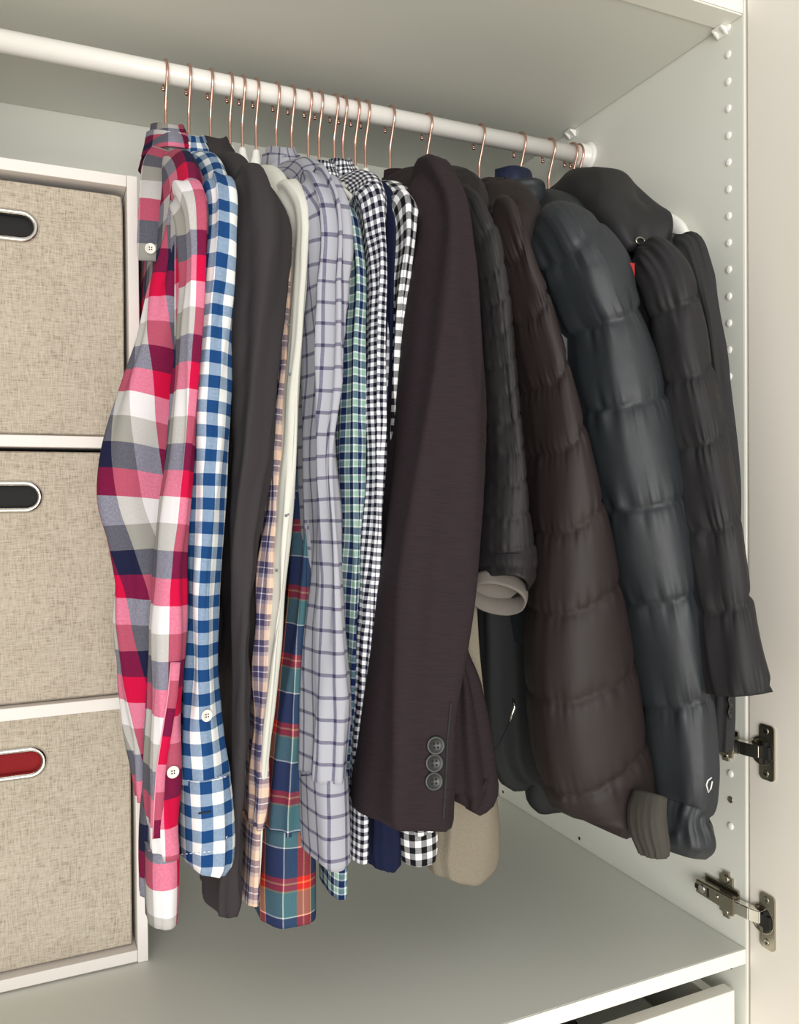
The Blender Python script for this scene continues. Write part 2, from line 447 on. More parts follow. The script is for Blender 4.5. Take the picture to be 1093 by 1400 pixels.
# ------------------------------------------------------------------ cube unit and bins
YU = .277; UX1, UX0 = -.6512, -.957
un = thing('cube_organizer', ((UX0+UX1)/2, (YU+D)/2, 0), 'white three-cube shelf unit at the left holding beige bins', 'shelf unit')
YB = D-.002
box('side_panel', (UX1-.0118, YU, .0004), (UX1, YB, .9148), UNITW, un)
box('side_panel', (UX0, YU, .0004), (UX0+.0118, YB, .9148), UNITW, un)
xs0, xs1 = UX0+.0121, UX1-.0121
for nm, z0, z1 in (('top_panel', .9015, .9145), ('shelf_board', .6005, .6135), ('shelf_board', .2995, .3135), ('bottom_panel', .002, .0155)):
    box(nm, (xs0, YU+.0002, z0), (xs1, YB, z1), UNITW, un)
box('back_panel', (xs0, YB-.004, .016), (xs1, YB-.0005, .901), UNITW, un)

def stadium(cx, cz, L, R, n=12):
    pts = []
    for k in range(n+1): a = -PI/2+PI*k/n; pts.append((cx+L+R*math.cos(a), cz+R*math.sin(a)))
    for k in range(n+1): a = PI/2+PI*k/n; pts.append((cx-L+R*math.cos(a), cz+R*math.sin(a)))
    return pts
def bin_(z0, z1, zh, label):
    x0, x1, y0, y1 = -.9395, -.6668, .2895, D-.012
    cx = (x0+x1)/2
    r = thing('storage_bin', (cx, (y0+y1)/2, z0), label, 'storage bin', )
    inner = stadium(cx, zh, .0285, .0128)
    N = len(inner); rad = .006
    outer = []
    cz = (z0+z1)/2; hx, hz = (x1-x0)/2, (z1-z0)/2
    for (px, pz) in inner:
        dx, dz = px-cx, (pz-zh)
        sx = hx/abs(dx) if abs(dx) > 1e-6 else 1e9
        hzz = (z1-zh) if dz > 0 else (zh-z0)
        sz = hzz/abs(dz) if abs(dz) > 1e-6 else 1e9
        q = min(sx, sz); outer.append((cx+dx*q, zh+dz*q))
    # corners snapped
    for c in ((x0, z0), (x1, z0), (x0, z1), (x1, z1)):
        i = min(range(N), key=lambda k: (outer[k][0]-c[0])**2+(outer[k][1]-c[1])**2)
        outer[i] = (c[0]-math.copysign(.0012, c[0]-cx), c[1]-math.copysign(.0012, c[1]-cz))
    bm = bmesh.new()
    def ring(pts, y, sh=0):
        return [bm.verts.new((p[0]-(sh*math.copysign(1, p[0]-cx) if sh else 0), y, p[1]-(sh*math.copysign(1, p[1]-cz) if sh else 0))) for p in pts]
    A = ring(outer, y0+.002); A1 = ring(outer, y0, .0015); B = ring(inner, y0); Bb = ring(inner, y0+.004); Ab = ring(outer, y0+.004)
    for P, Q in ((A, A1), (A1, B), (B, Bb), (Bb, Ab), (Ab, A)):
        for k in range(N): bm.faces.new((P[k], P[(k+1) % N], Q[(k+1) % N], Q[k]))
    bmesh.ops.recalc_face_normals(bm, faces=bm.faces)
    link('front_panel', bm_mesh('front_panel', bm), LINEN, r)
    bm = bmesh.new(); t = .003
    add_box(bm, (x0+.0005, y0+.0045, z0+.001), (x0+.0005+t, y1, z1-.001)); add_box(bm, (x1-.0005-t, y0+.0045, z0+.001), (x1-.0005, y1, z1-.001))
    add_box(bm, (x0+.004, y1-t, z0+.001), (x1-.004, y1, z1-.001)); add_box(bm, (x0+.004, y0+.0045, z0), (x1-.004, y1-.004, z0+t))
    link('box_body', bm_mesh('box_body', bm), LINEN, r)
    bm = bmesh.new()
    path = stadium(cx, zh, .0285, .0152, 14)
    prof = [(-.0034, -.0030), (-.0034, .0004), (-.0029, .0022), (-.0012, .0038), (.0008, .0038), (.0025, .0026), (.0034, .0008), (.0035, -.0001)]
    rings = []
    for i, (px, pz) in enumerate(path):
        n_ = Vector((px-(cx+.0285 if px > cx+.0285 else cx-.0285 if px < cx-.0285 else px), pz-zh)); n_.normalize()
        rings.append([bm.verts.new((px+n_.x*u, y0-h, pz+n_.y*u)) for u, h in prof])
    for i in range(len(rings)):
        P, Q = rings[i], rings[(i+1) % len(rings)]
        for k in range(len(prof)-1): bm.faces.new((P[k], P[k+1], Q[k+1], Q[k]))
    bmesh.ops.recalc_face_normals(bm, faces=bm.faces)
    link('grommet_handle', bm_mesh('grommet_handle', bm, True), CHROME, r)
    return r, (x0, x1, y0, y1, z0, z1)
bins = [bin_(.6142, .895, .8455, 'beige linen bin with oval chrome handle in the top cube'),
        bin_(.3142, .5960, .5455, 'beige linen bin with oval chrome handle in the middle cube'),
        bin_(.0162, .2980, .2480, 'beige linen bin in the bottom cube, red cloth behind its handle')]
for (r, (x0, x1, y0, y1, z0, z1)), m, lab, top in zip(bins, (LINER, LINER, REDCL),
        ('black folded clothing seen through the top bin handle', 'black folded clothing seen through the middle bin handle', 'red folded clothing seen through the bottom bin handle'), (.262, .265, .262)):
    t = thing('folded_clothing', ((x0+x1)/2, (y0+y1)/2, z0+.004), lab, 'clothing')
    n = 4; hh = (top-.008)/n
    for k in range(n):
        bm = bmesh.new(); j = .002*(k % 2)
        add_box(bm, (x0+.008+j, y0+.006+j*.5, z0+.0042+hh*k), (x1-.008-j, y1-.008, z0+.0042+hh*(k+1)-.0008), min(.012, hh*.4), 4)
        link('folded_layer', bm_mesh('folded_layer', bm, True), m, t)

# ------------------------------------------------------------------ drawer below the shelf
d = thing('drawer', (-.45, .2, -.2), 'white drawer below the clothes, its open top showing dark things', 'drawer')
box('front_panel', (XL+.012, .0095, -.36), (-.0085, .0265, -.0530), EDGE, d, .001)
box('side_panel', (-.031, .0268, -.34), (-.0165, .52, -.062), LAM, d)
box('side_panel', (XL+.0165, .0268, -.34), (XL+.031, .52, -.062), LAM, d)
box('bottom_panel', (XL+.0312, .0268, -.339), (-.0312, .52, -.327), LAM, d)
box('back_panel', (XL+.0312, .508, -.3265), (-.0312, .52, -.062), LAM, d)
t = thing('folded_clothing', (-.3, .2, -.327), 'dark grey folded clothing lying in the drawer', 'clothing')
GREYC = plain('grey_cloth', (140, 144, 139), .8, var=.12, scale=60)
for k in range(3):
    bm = bmesh.new(); add_box(bm, (-.56+.004*k, .05, -.3268+.083*k), (-.07-.003*k, .46, -.3268+.083*k+.0815), .02, 4)
    link('folded_layer', bm_mesh('folded_layer', bm, True), GREYC, t)
t = thing('cap', (-.235, .085, -.077), 'round black cap lying on the dark clothing in the drawer', 'cap')
bm = bmesh.new(); add_disc(bm, (-.235, .088, -.0770), (0, 0, 1), [(.043, 0), (.0425, .009), (.036, .017), (.022, .022), (.006, .0235)], 28)
link('crown', bm_mesh('crown', bm, True), LINER, t)
bm = bmesh.new()
vs1 = []; vs2 = []
for k in range(13):
    a = PI+PI*k/12
    vs1.append((bm.verts.new((-.235+.0425*math.cos(a), .088+.0425*math.sin(a)*.6, -.0750)), bm.verts.new((-.235+.042*math.cos(a), .088-.004+.0545*math.sin(a), -.0750))))
for A, B in zip(vs1, vs1[1:]): bm.faces.new((A[0], A[1], B[1], B[0]))
g = bmesh.ops.solidify(bm, geom=bm.faces[:], thickness=.002)
link('brim', bm_mesh('brim', bm, True), LINER, t)
# ------------------------------------------------------------------ hangers
HX = [-.6162, -.5891, -.5632, -.5394, -.5241, -.5069, -.4810, -.4612, -.4392, -.4246, -.4039, -.3919, -.3748, -.3605, -.3251, -.2702, -.1887, -.1219, -.0721, -.0330, -.0225]
HLAB = ['holding the pink plaid shirt', 'holding the blue gingham shirt', 'holding the charcoal shirt', 'holding the peach plaid shirt',
        'holding the cream shirt', 'holding the red and teal plaid shirt', 'holding the grey windowpane shirt', 'holding the green plaid shirt',
        'left empty between the green plaid and checked shirts', 'holding the hidden small-check shirt', 'holding the fine gingham shirt', 'holding the navy tee',
        'holding the large black gingham shirt', 'holding the beige sweater', 'holding the dark blazer', 'holding the narrow-quilted puffer',
        'holding the brown-black puffer', 'holding the slate puffer', 'holding the navy padded jacket', 'holding the hooded parka', 'holding the charcoal coat at the rail end']
def hanger_meshes():
    bm = bmesh.new(); R = .0170; zc = RR+.0019-R
    pts = []
    for k in range(29):          # from the tip behind the rail, over the top, to the near side
        a = math.radians(-30 + 248*k/28)
        pts.append((0, R*math.cos(a), zc+R*math.sin(a)))
    ye, ze = pts[-1][1], pts[-1][2]
    for f in (.35, .7, .92): pts.append((0, ye*(1-f), ze+(-.041-ze)*f))
    pts += [(0, 0, -.044), (0, 0, -.05), (0, 0, -.07), (0, 0, -.09)]
    add_wire(bm, pts, .00175, 10)
    add_disc(bm, Vector(pts[0])+Vector((0, 0, .001)), (0, .25, -1), [(.0012, 0), (.0024, .001), (.0026, .0025), (.0016, .0042)], 10)
    hk = bm_mesh('hook', bm, True); hk.materials.append(COPPER)
    bm = bmesh.new()
    pts = []
    W = .165
    for k in range(33):
        y = -W + 2*W*k/32; q = abs(y)/W
        pts.append((0, y, -.098 - .075*q**1.1 - .012*(q**6)))
    add_wire(bm, pts, [.0032]*33, 10)
    add_wire(bm, [(0, -W+.004, -.176), (0, -W*.5, -.180), (0, 0, -.181), (0, W*.5, -.180), (0, W-.004, -.176)], .0024, 8)
    add_disc(bm, (0, 0, -.073), (0, 0, -1), [(.0035, 0), (.0046, .002), (.0058, .010), (.0085, .018), (.006, .022)], 14)
    hb = bm_mesh('shoulder_bar', bm, True); hb.materials.append(PLAST)
    return hk, hb
HK, HB = hanger_meshes()
hang = thing('clothes_hanger', (HX[0], YR, ZR), '', 'hanger', 'copper-hooked white hangers on the rail')
child('hook', HK, hang.location, hang); child('shoulder_bar', HB, hang.location, hang)
hang['label'] = 'white hanger with copper hook '+HLAB[0]
hangs = [hang]
for i in range(1, 21):
    h2 = hang.copy(); COL.objects.link(h2); h2.location = (HX[i], YR, ZR)
    h2['label'] = 'white hanger with copper hook '+HLAB[i]
    hangs.append(h2)
    for ch in hang.children:
        c2 = ch.copy(); COL.objects.link(c2); c2.parent = h2

# ------------------------------------------------------------------ garments
def vang(x, y): return math.atan2(x-CAM[0], y-CAM[1])
def outline(rows, b=.045, dx=0):
    """rows of (v, left, right, y): where the sleeve's two edges stand, at depth y -> (x, y, z, a, b)"""
    out = []
    for v, l, r_, y in rows:
        A, B = at(l, v, y), at(r_, v, y)
        x, z = (A[0]+B[0])/2, (A[2]+B[2])/2
        ph = abs(vang(x, y)); wd = (B[0]-A[0])/2*math.cos(ph)
        bb = min(b, wd*.85/max(math.sin(ph), .12))
        a = math.sqrt(max(wd*wd-(bb*math.sin(ph))**2, (.30*wd)**2))/math.cos(ph)
        out.append((x+dx, y, z, a, bb))
    return out
def folds(seed, A=.003, kt=3.2, ks=3.0, B=.0012, kb=3.5, sb=26):
    n1, n2, n3 = Noise(seed), Noise(seed+100), Noise(seed+200)
    def f(t, s, z, cx, L):
        c, q = np.cos(t), np.sin(t)
        r1 = n1(c*kt, q*kt, s*ks*2)
        r2 = n2(c*kb, q*kb, s*sb+c*.8)
        env = .55+.45*n3(c*1.5, q*1.5, s*7)
        return A*(1-1.6*np.abs(r1))*np.minimum(1, s/.06) + B*r2*env
    return f
def quilt(seed, seams_z, amp, slope=0, pk=.0016, kp=17, wr=.0012, pw=.011, fold=0):
    n1, n2, n3 = Noise(seed), Noise(seed+50), Noise(seed+90)
    sz = np.array(sorted(seams_z, reverse=True))
    def f(t, s, z, cx, L):
        c, q = np.cos(t), np.sin(t)
        zz = z - slope*cx + .004*n3(c*1.3, q*1.3, s*6) + 0*t
        ext = np.r_[sz[0]+(sz[0]-sz[1]), sz, sz[-1]-(sz[-2]-sz[-1])]
        i = np.clip(np.searchsorted(-ext, -zz)-1, 0, len(ext)-2)
        p = np.clip((ext[i]-zz)/(ext[i]-ext[i+1]), 0, 1)
        bul = np.clip(1-np.abs(2*p-1)**4.5, 0, 1)**.6
        d = np.minimum(p, 1-p)*(ext[i]-ext[i+1])
        puck = (n1(c*kp, q*kp, i*7.3)+.6*n2(c*kp*2.1, q*kp*2.1, i*5.1))*np.exp(-(d/pw)**1.2)*(1-np.exp(-(d/.0025)))
        creases = n2(c*3+s*9, q*3, s*20)*wr
        long_ = fold*(1-1.6*np.abs(n3(c*2.6+3, q*2.6, s*5)))
        return amp*(bul-.85) + pk*puck + creases + long_
    return f
def shoulder_path(x0, first, b=.045, a=.014):
    """from inside the body out over the shoulder and down to the first outline row"""
    x1, y1, z1, a1, b1 = first
    am = max(a, a1*.75)
    return [(x1+(x0-x1)*.40, y1+.075, z1+.006, am*.7, b*.28), (x1+(x0-x1)*.25, y1+.038, z1+.003, am*.88, b*.45), (x1+(x0-x1)*.06, y1+.010, z1-.006, (am+a1)/2, b*.75)]
def sleeve_path(x0, O, b, a):
    return shoulder_path(x0, O[0], b, a) + [o for o in O if o[2] < O[0][2]-.022]
def body_path(x0, zn, a, zb, first, lift=.022, nb=.04, hemx=None):
    """torso hung over the hanger: a ridge from the neck to the shoulder tips, widening below it towards the side the sleeve hangs"""
    x1, y1, z1, a1, b1 = first
    drop = max(.035, zn-(z1+lift)); sh = x1-x0; w_ = abs(sh); half = YR-y1-.004; xb = hemx if hemx is not None else x0+sh*.7
    return [(x0, YR, zn, a*.7, nb*.8), (x0, YR, zn-.008, a*.85, nb+.012), (x0+sh*.12, YR, zn-drop*.4, a+w_*.12, half*.62), (x0+sh*.25, YR, zn-drop*.75, a+w_*.22, half*.86),
            (x0+sh*.38, YR, zn-drop, a+w_*.32, half*.96), (x0+sh*.6, YR, zn-drop-.05, a+w_*.45, half), (xb, YR, (zn+zb)/2, a+w_*.4, half*.98), (xb, YR, zb, a+w_*.3, half*.98)]
def collar_mesh(x0, yc, zb, rx, ry, h, leaf, flare=.010, n=48, gap=.35, droop=.018, tilt=0, seed=0):
    """turn-down collar: stand, fold and outer leaf, open towards -X"""
    prof = [(-.001, -.006), (-.0045, h*.45), (-.0085, h*.9), (-.0070, h+.0022), (-.0045, h+.0010), (-.0010, h-.006), (flare*.75, h-leaf*.55), (flare*1.3, h-leaf), (flare*1.3-.0014, h-leaf-.0006), (.003, h-.010)]
    V, Fc, uv = [], [], []
    nz = Noise(seed+5)
    for k in range(n+1):
        a = PI+gap+(2*PI-2*gap)*k/n
        front = max(0, -math.cos(a))**2
        for j, (dr, dz) in enumerate(prof):
            lf = max(0, j-4)/4 if j < 8 else .8
            z = zb+dz - (droop*front*(1 if j >= 5 and j < 9 else .3)) - .009*max(0, -math.sin(a))**2 + .004*math.cos(2*a)
            dd = .0012*float(nz(math.cos(a)*2, math.sin(a)*2, j*.3))
            V.append((x0+(rx+dr*.7+dd)*math.cos(a), yc+(ry+dr+dd)*math.sin(a), z))
    m = len(prof)
    cum = [0]
    for j in range(1, m): cum.append(cum[-1]+math.hypot(prof[j][0]-prof[j-1][0], prof[j][1]-prof[j-1][1]))
    for k in range(n):
        for j in range(m-1):
            Fc.append((k*m+j, (k+1)*m+j, (k+1)*m+j+1, k*m+j+1))
            u0, u1 = k/n*2*PI*(ry+rx)/2*1.0, (k+1)/n*2*PI*(ry+rx)/2
            uv += [(u0, cum[j]), (u1, cum[j]), (u1, cum[j+1]), (u0, cum[j+1])]
    return from_np('collar', V, Fc, uv)
def button_me(r=.0055, holes=4, mats=()):
    bm = bmesh.new()
    add_disc(bm, (0, 0, 0), (0, -1, 0), [(r*.9, 0), (r, .0006), (r, .0013), (r*.9, .0018), (r*.74, .0018), (r*.66, .0012), (.0003, .0011)], 24)
    nf = len(bm.faces)
    for k in range(holes):
        a = PI/4+k*PI/2
        add_disc(bm, (r*.28*math.cos(a), -.0008, r*.28*math.sin(a)), (0, -1, 0), [(r*.13, 0), (r*.13, .00055)], 8)
    bm.faces.ensure_lookup_table()
    for i, f in enumerate(bm.faces): f.material_index = 0 if i < nf else 1
    me = bm_mesh('button', bm, True)
    for m in mats: me.materials.append(m)
    return me
def put_button(me, pos, parent, face=(0, -1, 0)):
    o = child('button', me, pos, parent)
    o.rotation_euler = Vector((0, -1, 0)).rotation_difference(Vector(face)).to_euler()
    return o
PEARL = plain('pearl_button', (232, 228, 218), .25)
THREADD = plain('button_hole_dark', (40, 38, 38), .7)
BBLACK = plain('black_horn_button', (24, 26, 26), .38, var=.2, scale=200)
B_WHITE = button_me(.0056, 4, (PEARL, THREADD))
B_BLACK = button_me(.0092, 4, (BBLACK, DARK))
def camdir(p):
    d = Vector(CAM)-Vector(p); return (d.x, d.y, d.z*.2)

from mathutils.bvhtree import BVHTree
def surf(o, u, v, lift=.0006):
    me = o.data; base = wloc(o)
    t = BVHTree.FromPolygons([tuple(q.co+base) for q in me.vertices], [tuple(p.vertices) for p in me.polygons])
    h = t.ray_cast(Vector(CAM), Vector(ray(u, v)).normalized())
    if h[0] is None: return Vector(at(u, v, .05)), Vector((0, -1, 0))
    n = h[1] if h[1].dot(Vector(ray(u, v))) < 0 else -h[1]
    return h[0]+n*lift, n
def puffy_collar(x0, yc, z0, rx, ry, h, th, n=72, gap=.5, lean=.004, seed=0, rows_=2, m=40):
    """padded stand-up collar round the neck, open towards -X"""
    V, Fc, uv = [], [], []
    nz = Noise(seed+9)
    for k in range(n+1):
        a = PI+gap+(2*PI-2*gap)*k/n; c, q = math.cos(a), math.sin(a)
        endt = min(1, .25+min(k, n-k)/4)
        for j in range(m):
            w = 2*PI*j/m; cz, cr = math.sin(w), math.cos(w)
            zz = h/2*math.copysign(abs(cz)**.7, cz); bul = abs(math.cos(zz/h*PI*rows_))**.35 if rows_ > 1 else 1
            r_ = th*math.copysign(abs(cr)**.8, cr)*(.6+.4*bul)*endt + .0012*float(nz(c*6, q*6, zz*60)) + lean*(zz/h+.5)
            V.append((x0+(rx+r_)*c, yc+(ry+r_)*q, z0+h/2+zz*(.9+.1*math.sin(a))))
    for k in range(n):
        for j in range(m):
            j2 = (j+1) % m
            Fc.append((k*m+j, k*m+j2, (k+1)*m+j2, (k+1)*m+j)); uv += [(k/n*.3, j/m*.1), (k/n*.3, j/m*.1+.002), (k/n*.3+.004, j/m*.1+.002), (k/n*.3+.004, j/m*.1)]
    Fc.append(tuple(range(m))); uv += [(0, 0)]*m
    Fc.append(tuple(n*m+j for j in range(m-1, -1, -1))); uv += [(0, 0)]*m
    return from_np('collar', np.array(V), Fc, uv)

def slant(k, h=.05):
    """lower the end of a sleeve towards +X by k metres per metre, fading out over h"""
    def f(V, t, s, L):
        w_ = np.clip(1-(L-s)/h, 0, 1)**1.5
        V = V.copy(); V[..., 2] -= k*(V[..., 0]-V[..., 0].mean(1, keepdims=True))*w_
        return V
    return f
def shirt(name, i, label, cat, mat, rows, cuff=None, zn=.945, half=.205, a=.010, zb=.27, b=.045, seed=0, col=True, fold=.0028, x1=None, ybody=None,
          cuffmat=None, far=True, colz=None, rx=.021, ry=.050, zsh=None, e=2.4, group=None, colh=.029, uvo=(0, 0), cuvo=(.004, .6), hem=None, chem=None, crump=.0017, bodymat=None, drop=.07):
    x0 = HX[i]
    R = thing(name, (x0, YR, zb), label, cat, group)
    ob = {}
    O = outline(rows, b)
    bp_ = body_path(x0, zn, a, zb, O[0])
    ob['body'] = link('body', tube('body', bp_, 64, .006, 2.6, folds(seed+3, .0018, 3, 2, .0006)), bodymat or mat, R)
    zs = O[0][2]+.035
    P = sleeve_path(x0, O, b, a)
    ob['sleeve'] = link('sleeve', tube('sleeve', P, 84, .0045, e, folds(seed, fold, B=crump), uvoff=uvo, bottom=hem), mat, R)
    ob['rows'] = O
    if far:
        y2 = YR+half-.012
        P2 = [(x0, y2-.055, zs+.004, .008, .02), (x0, y2-.02, zs-.006, .010, .032), (x0, y2, zs-.03, .011, .035), (x0-.004, y2, .6, .011, .036), (x0-.008, y2, .34, .010, .03)]
        link('sleeve', tube('sleeve', P2, 28, .012, 2.3, folds(seed+31, .0015)), mat, R)
    if cuff:
        Cc = outline(cuff, b*.95)
        # a separate stiff band that overlaps the end of the sleeve
        Cc = [(x, y, z, a_+.0012, b_+.0012) for x, y, z, a_, b_ in Cc]
        ob['cuff'] = link('cuff', tube('cuff', Cc, 72, .0045, 2.6, folds(seed+7, .0012, B=.0003), uvoff=cuvo, bottom=chem), cuffmat or mat, R)
    if col:
        ob['collar'] = link('collar', collar_mesh(x0, YR, (colz or zn)-.006, rx, ry, colh, .030, seed=seed), mat, R)
    ob['root'] = R
    return ob
def Y(rows, *ys):
    """append depth to (v,l,r) rows, interpolated between the given (v,y) knots"""
    vs = [p[0] for p in ys]; yy = [p[1] for p in ys]
    return [(v, l, r_, float(np.interp(v, vs, yy))) for v, l, r_ in rows]

# fabrics ----------------------------------------------------------
W_, G_, N_, C_ = (214, 211, 213), (142, 140, 134), (30, 32, 58), (188, 14, 62)
M_A = plaid('pink_navy_plaid', [(.0245, C_), (.0245, N_), (.0245, G_), (.0245, W_)], [(.0245, W_), (.0245, G_), (.0245, N_), (.0245, C_)], (.3, .0))
M_B = plaid('blue_gingham', [(.0112, (26, 64, 112)), (.0112, (226, 228, 228))], [(.0112, (26, 64, 112)), (.0112, (226, 228, 228))], (.25, .1))
M_D = cloth('charcoal_cloth', (52, 48, 50), .8, .15, .05)
M_E = plaid('peach_plaid', [(.008, (232, 196, 172)), (.005, (70, 66, 100)), (.0012, (225, 222, 232)), (.005, (70, 66, 100)), (.003, (176, 160, 160))],
            [(.010, (234, 200, 176)), (.0055, (76, 70, 100)), (.001, (225, 222, 232)), (.0055, (76, 70, 100)), (.004, (170, 158, 165))])
M_F = cloth('cream_cloth', (214, 213, 203), .85, .15, .02)
M_G = plaid('red_teal_plaid', [(.024, (48, 58, 88)), (.0016, (214, 210, 200)), (.014, (56, 84, 104)), (.006, (206, 54, 42)), (.0016, (236, 150, 84)), (.007, (214, 58, 44)), (.0016, (236, 150, 84))],
            [(.030, (40, 50, 86)), (.005, (190, 36, 46)), (.0018, (226, 132, 84)), (.006, (190, 36, 46)), (.002, (150, 140, 100)), (.024, (84, 126, 124)), (.0014, (226, 226, 220))], (.59, .2))
M_H = plaid('grey_windowpane', [(.0036, (62, 58, 84)), (.0155, (166, 167, 176))], [(.0034, (62, 58, 84)), (.0180, (166, 167, 176))], (.3, .3))
M_I = plaid('green_navy_plaid', [(.0068, (22, 40, 80)), (.0016, (228, 234, 230)), (.0044, (148, 182, 166)), (.0016, (228, 234, 230))],
            [(.0072, (22, 40, 80)), (.0018, (228, 234, 230)), (.0050, (148, 182, 166)), (.0018, (228, 234, 230))])
M_J = plaid('fine_black_gingham', [(.0042, (20, 22, 38)), (.0042, (243, 243, 246))], [(.0042, (20, 22, 38)), (.0042, (243, 243, 246))])
M_K = cloth('navy_jersey', (18, 25, 54), .9, .1, .05)
M_L = plaid('black_gingham', [(.0068, (22, 22, 26)), (.0068, (242, 242, 244))], [(.0072, (22, 22, 26)), (.0072, (242, 242, 244))])
M_M = cloth('eggplant_slub', (40, 30, 34), .82, 1.0, .16, stretch=(45, 520), spec=.25, bdist=.0012)
M_N = cloth('beige_knit', (132, 124, 109), .95, .8, .10, stretch=(500, 380), bdist=.001)
M_O = cloth('black_nylon', (32, 29, 31), .6, .25, .03, stretch=(60, 60), spec=.35, crumple=2, bdist=.001)
M_P = cloth('brown_black_nylon', (37, 29, 29), .6, .25, .03, stretch=(60, 60), spec=.35, crumple=2, bdist=.001)
M_Q = cloth('slate_nylon', (36, 40, 44), .5, .25, .03, stretch=(50, 50), spec=.45, crumple=2, bdist=.001)
M_R = cloth('charcoal_nylon', (34, 33, 35), .6, .25, .03, stretch=(50, 50), spec=.35, crumple=2, bdist=.001)
M_S = cloth('charcoal_wool', (50, 50, 51), .95, .5, .10, stretch=(420, 420), bdist=.001)
M_T = cloth('navy_nylon', (22, 30, 58), .5, .3, .03, stretch=(60, 60), spec=.4)
M_OG = cloth('grey_binding', (112, 106, 100), .8, .3, .04)
M_QG = cloth('grey_rib', (68, 65, 60), .8, .5, .06, stretch=(420, 60))
M_BK = cloth('black_and_shaded_hem', (32, 34, 35), .75, .2, .06, spec=.3)  # black hem cloth; on the brown puffer the black is painted shade
TAGR = plain('red_tag', (168, 30, 30), .6)
WHT = plain('white_print', (235, 235, 232), .5)
GUNM = plain('gunmetal', (150, 148, 140), .25, 1)
THREAD = plain('pink_thread', (214, 140, 158), .8)
BLTH = plain('black_thread', (30, 30, 34), .8)
INK = plain('grey_ink_print', (110, 112, 116), .8)

# A  pink plaid -----------------------------------------------------
A = shirt('plaid_shirt', 0, 'pink, navy and grey plaid shirt at the left end of the rail', 'shirt', M_A,
  Y([(266, 236, 280), (300, 242, 282), (340, 246, 281), (400, 247, 279), (473, 243, 274), (546, 238, 268), (615, 233, 263), (691, 221, 259), (765, 213, 251), (838, 208, 250), (911, 206, 246), (966, 203, 245), (1046, 199, 244), (1120, 198, 243), (1160, 201, 242)], (266, .066), (1160, .058)),
  cuff=Y([(1152, 200, 243), (1200, 200, 243), (1252, 202, 241)], (1152, .057), (1252, .055)), zn=.942, half=.205, seed=11, zb=.36, b=.03, colz=.956, rx=.023, ry=.052, a=.016, uvo=(-.0294, .042), cuvo=(.056, .0635))
Ar = A['root']
big = outline(Y([(345, 222, 262), (400, 206, 262), (470, 191, 262), (530, 171, 262), (590, 152, 256), (640, 141, 252), (690, 137, 247), (730, 148, 242), (800, 160, 238), (850, 158, 235), (900, 163, 232), (950, 168, 226), (1000, 174, 220), (1040, 181, 214), (1086, 188, 210)], (345, .125), (1086, .115)), .022)
big = [(HX[0]-.004, .17, .885, .006, .012), (HX[0]-.006, .14, .862, .010, .018)]+big
link('sleeve_panel', tube('sleeve_panel', big, 84, .0045, 2.2, folds(17, .0035, 2.6, 3, .0018), uvoff=(.153, .0275), shear=-.28), M_A, Ar)
# turned-back leaf of the cuff behind the first
lf = outline(Y([(1060, 196, 214), (1095, 192, 212), (1140, 189, 212), (1218, 190, 210)], (1060, .085), (1218, .08)), .02)
link('cuff', tube('cuff', lf, 48, .005, 2.4, folds(19, .001), uvoff=(.02, .3)), M_A, Ar)
def strip(name, pts, wid, thick, mat, parent, face=None, uvo=(0, 0), vd=1):
    """a flat doubled band of cloth along pts, its face turned along 'face'"""
    Q, s = catmull([tuple(p)+(wd,) for p, wd in zip(pts, wid)], .005)
    C = Q[:, :3]; T = np.gradient(C, axis=0); T /= np.linalg.norm(T, axis=1)[:, None]
    fv = np.array(face, float); fv /= np.linalg.norm(fv)
    S = np.cross(T, fv); S /= np.linalg.norm(S, axis=1)[:, None]
    Nn = np.cross(S, T)
    cs = [(-1, 0), (-.93, 1), (0, 1.25), (.93, 1), (1, 0), (.93, -1), (0, -1.1), (-.93, -1)]
    V = []; uv = []; Fc = []
    m = len(cs)
    for i in range(len(C)):
        for cx_, cn in cs: V.append(C[i]+S[i]*cx_*Q[i, 3]+Nn[i]*cn*thick)
    for i in range(len(C)-1):
        for k in range(m):
            k2 = (k+1) % m
            Fc.append((i*m+k, i*m+k2, (i+1)*m+k2, (i+1)*m+k))
            for (ii, kk) in ((i, k), (i, k2), (i+1, k2), (i+1, k)): uv.append((cs[kk][0]*Q[ii, 3]+uvo[0], vd*s[ii]+uvo[1]))
    Fc.append(tuple(range(m))[::-1]); uv += [(0, 0)]*m
    Fc.append(tuple((len(C)-1)*m+k for k in range(m))); uv += [(0, 0)]*m
    me = from_np(name, np.array(V), Fc, uv)
    bm = bmesh.new(); bm.from_mesh(me); bmesh.ops.recalc_face_normals(bm, faces=bm.faces); bm.to_mesh(me); bm.free()
    return link(name, me, mat, parent)
pp = [at(u, v, y) for u, v, y in ((222, 204, .235), (212, 224, .205), (208, 260, .180), (206, 300, .172), (205, 345, .170), (205, 357, .170))]
strip('placket', pp, [.011, .0125, .0125, .0125, .0125, .0115], .0012, M_A, Ar, (-.2, -1, 0), (.031, .10), -1)
put_button(B_WHITE, at(206, 340, .1675), Ar, (-.15, -1, 0))
p_, n_ = surf(A['sleeve'], 236, 1055); put_button(B_WHITE, p_, Ar, n_)
q = [surf(A['sleeve'], u, v, .0006)[0] for u, v in ((240, 905), (236, 950), (228, 1000), (221, 1050), (218, 1100), (216, 1145))]
strip('sleeve_placket', q, [.0042]*6, .0014, M_A, A['root'], (0, -1, 0), (.086, .3))
bm = bmesh.new(); add_wire(bm, [Vector(p)+Vector((-.0042, -.0012, 0)) for p in q], .0006, 6); link('stitching', bm_mesh('stitching', bm, True), THREAD, Ar)

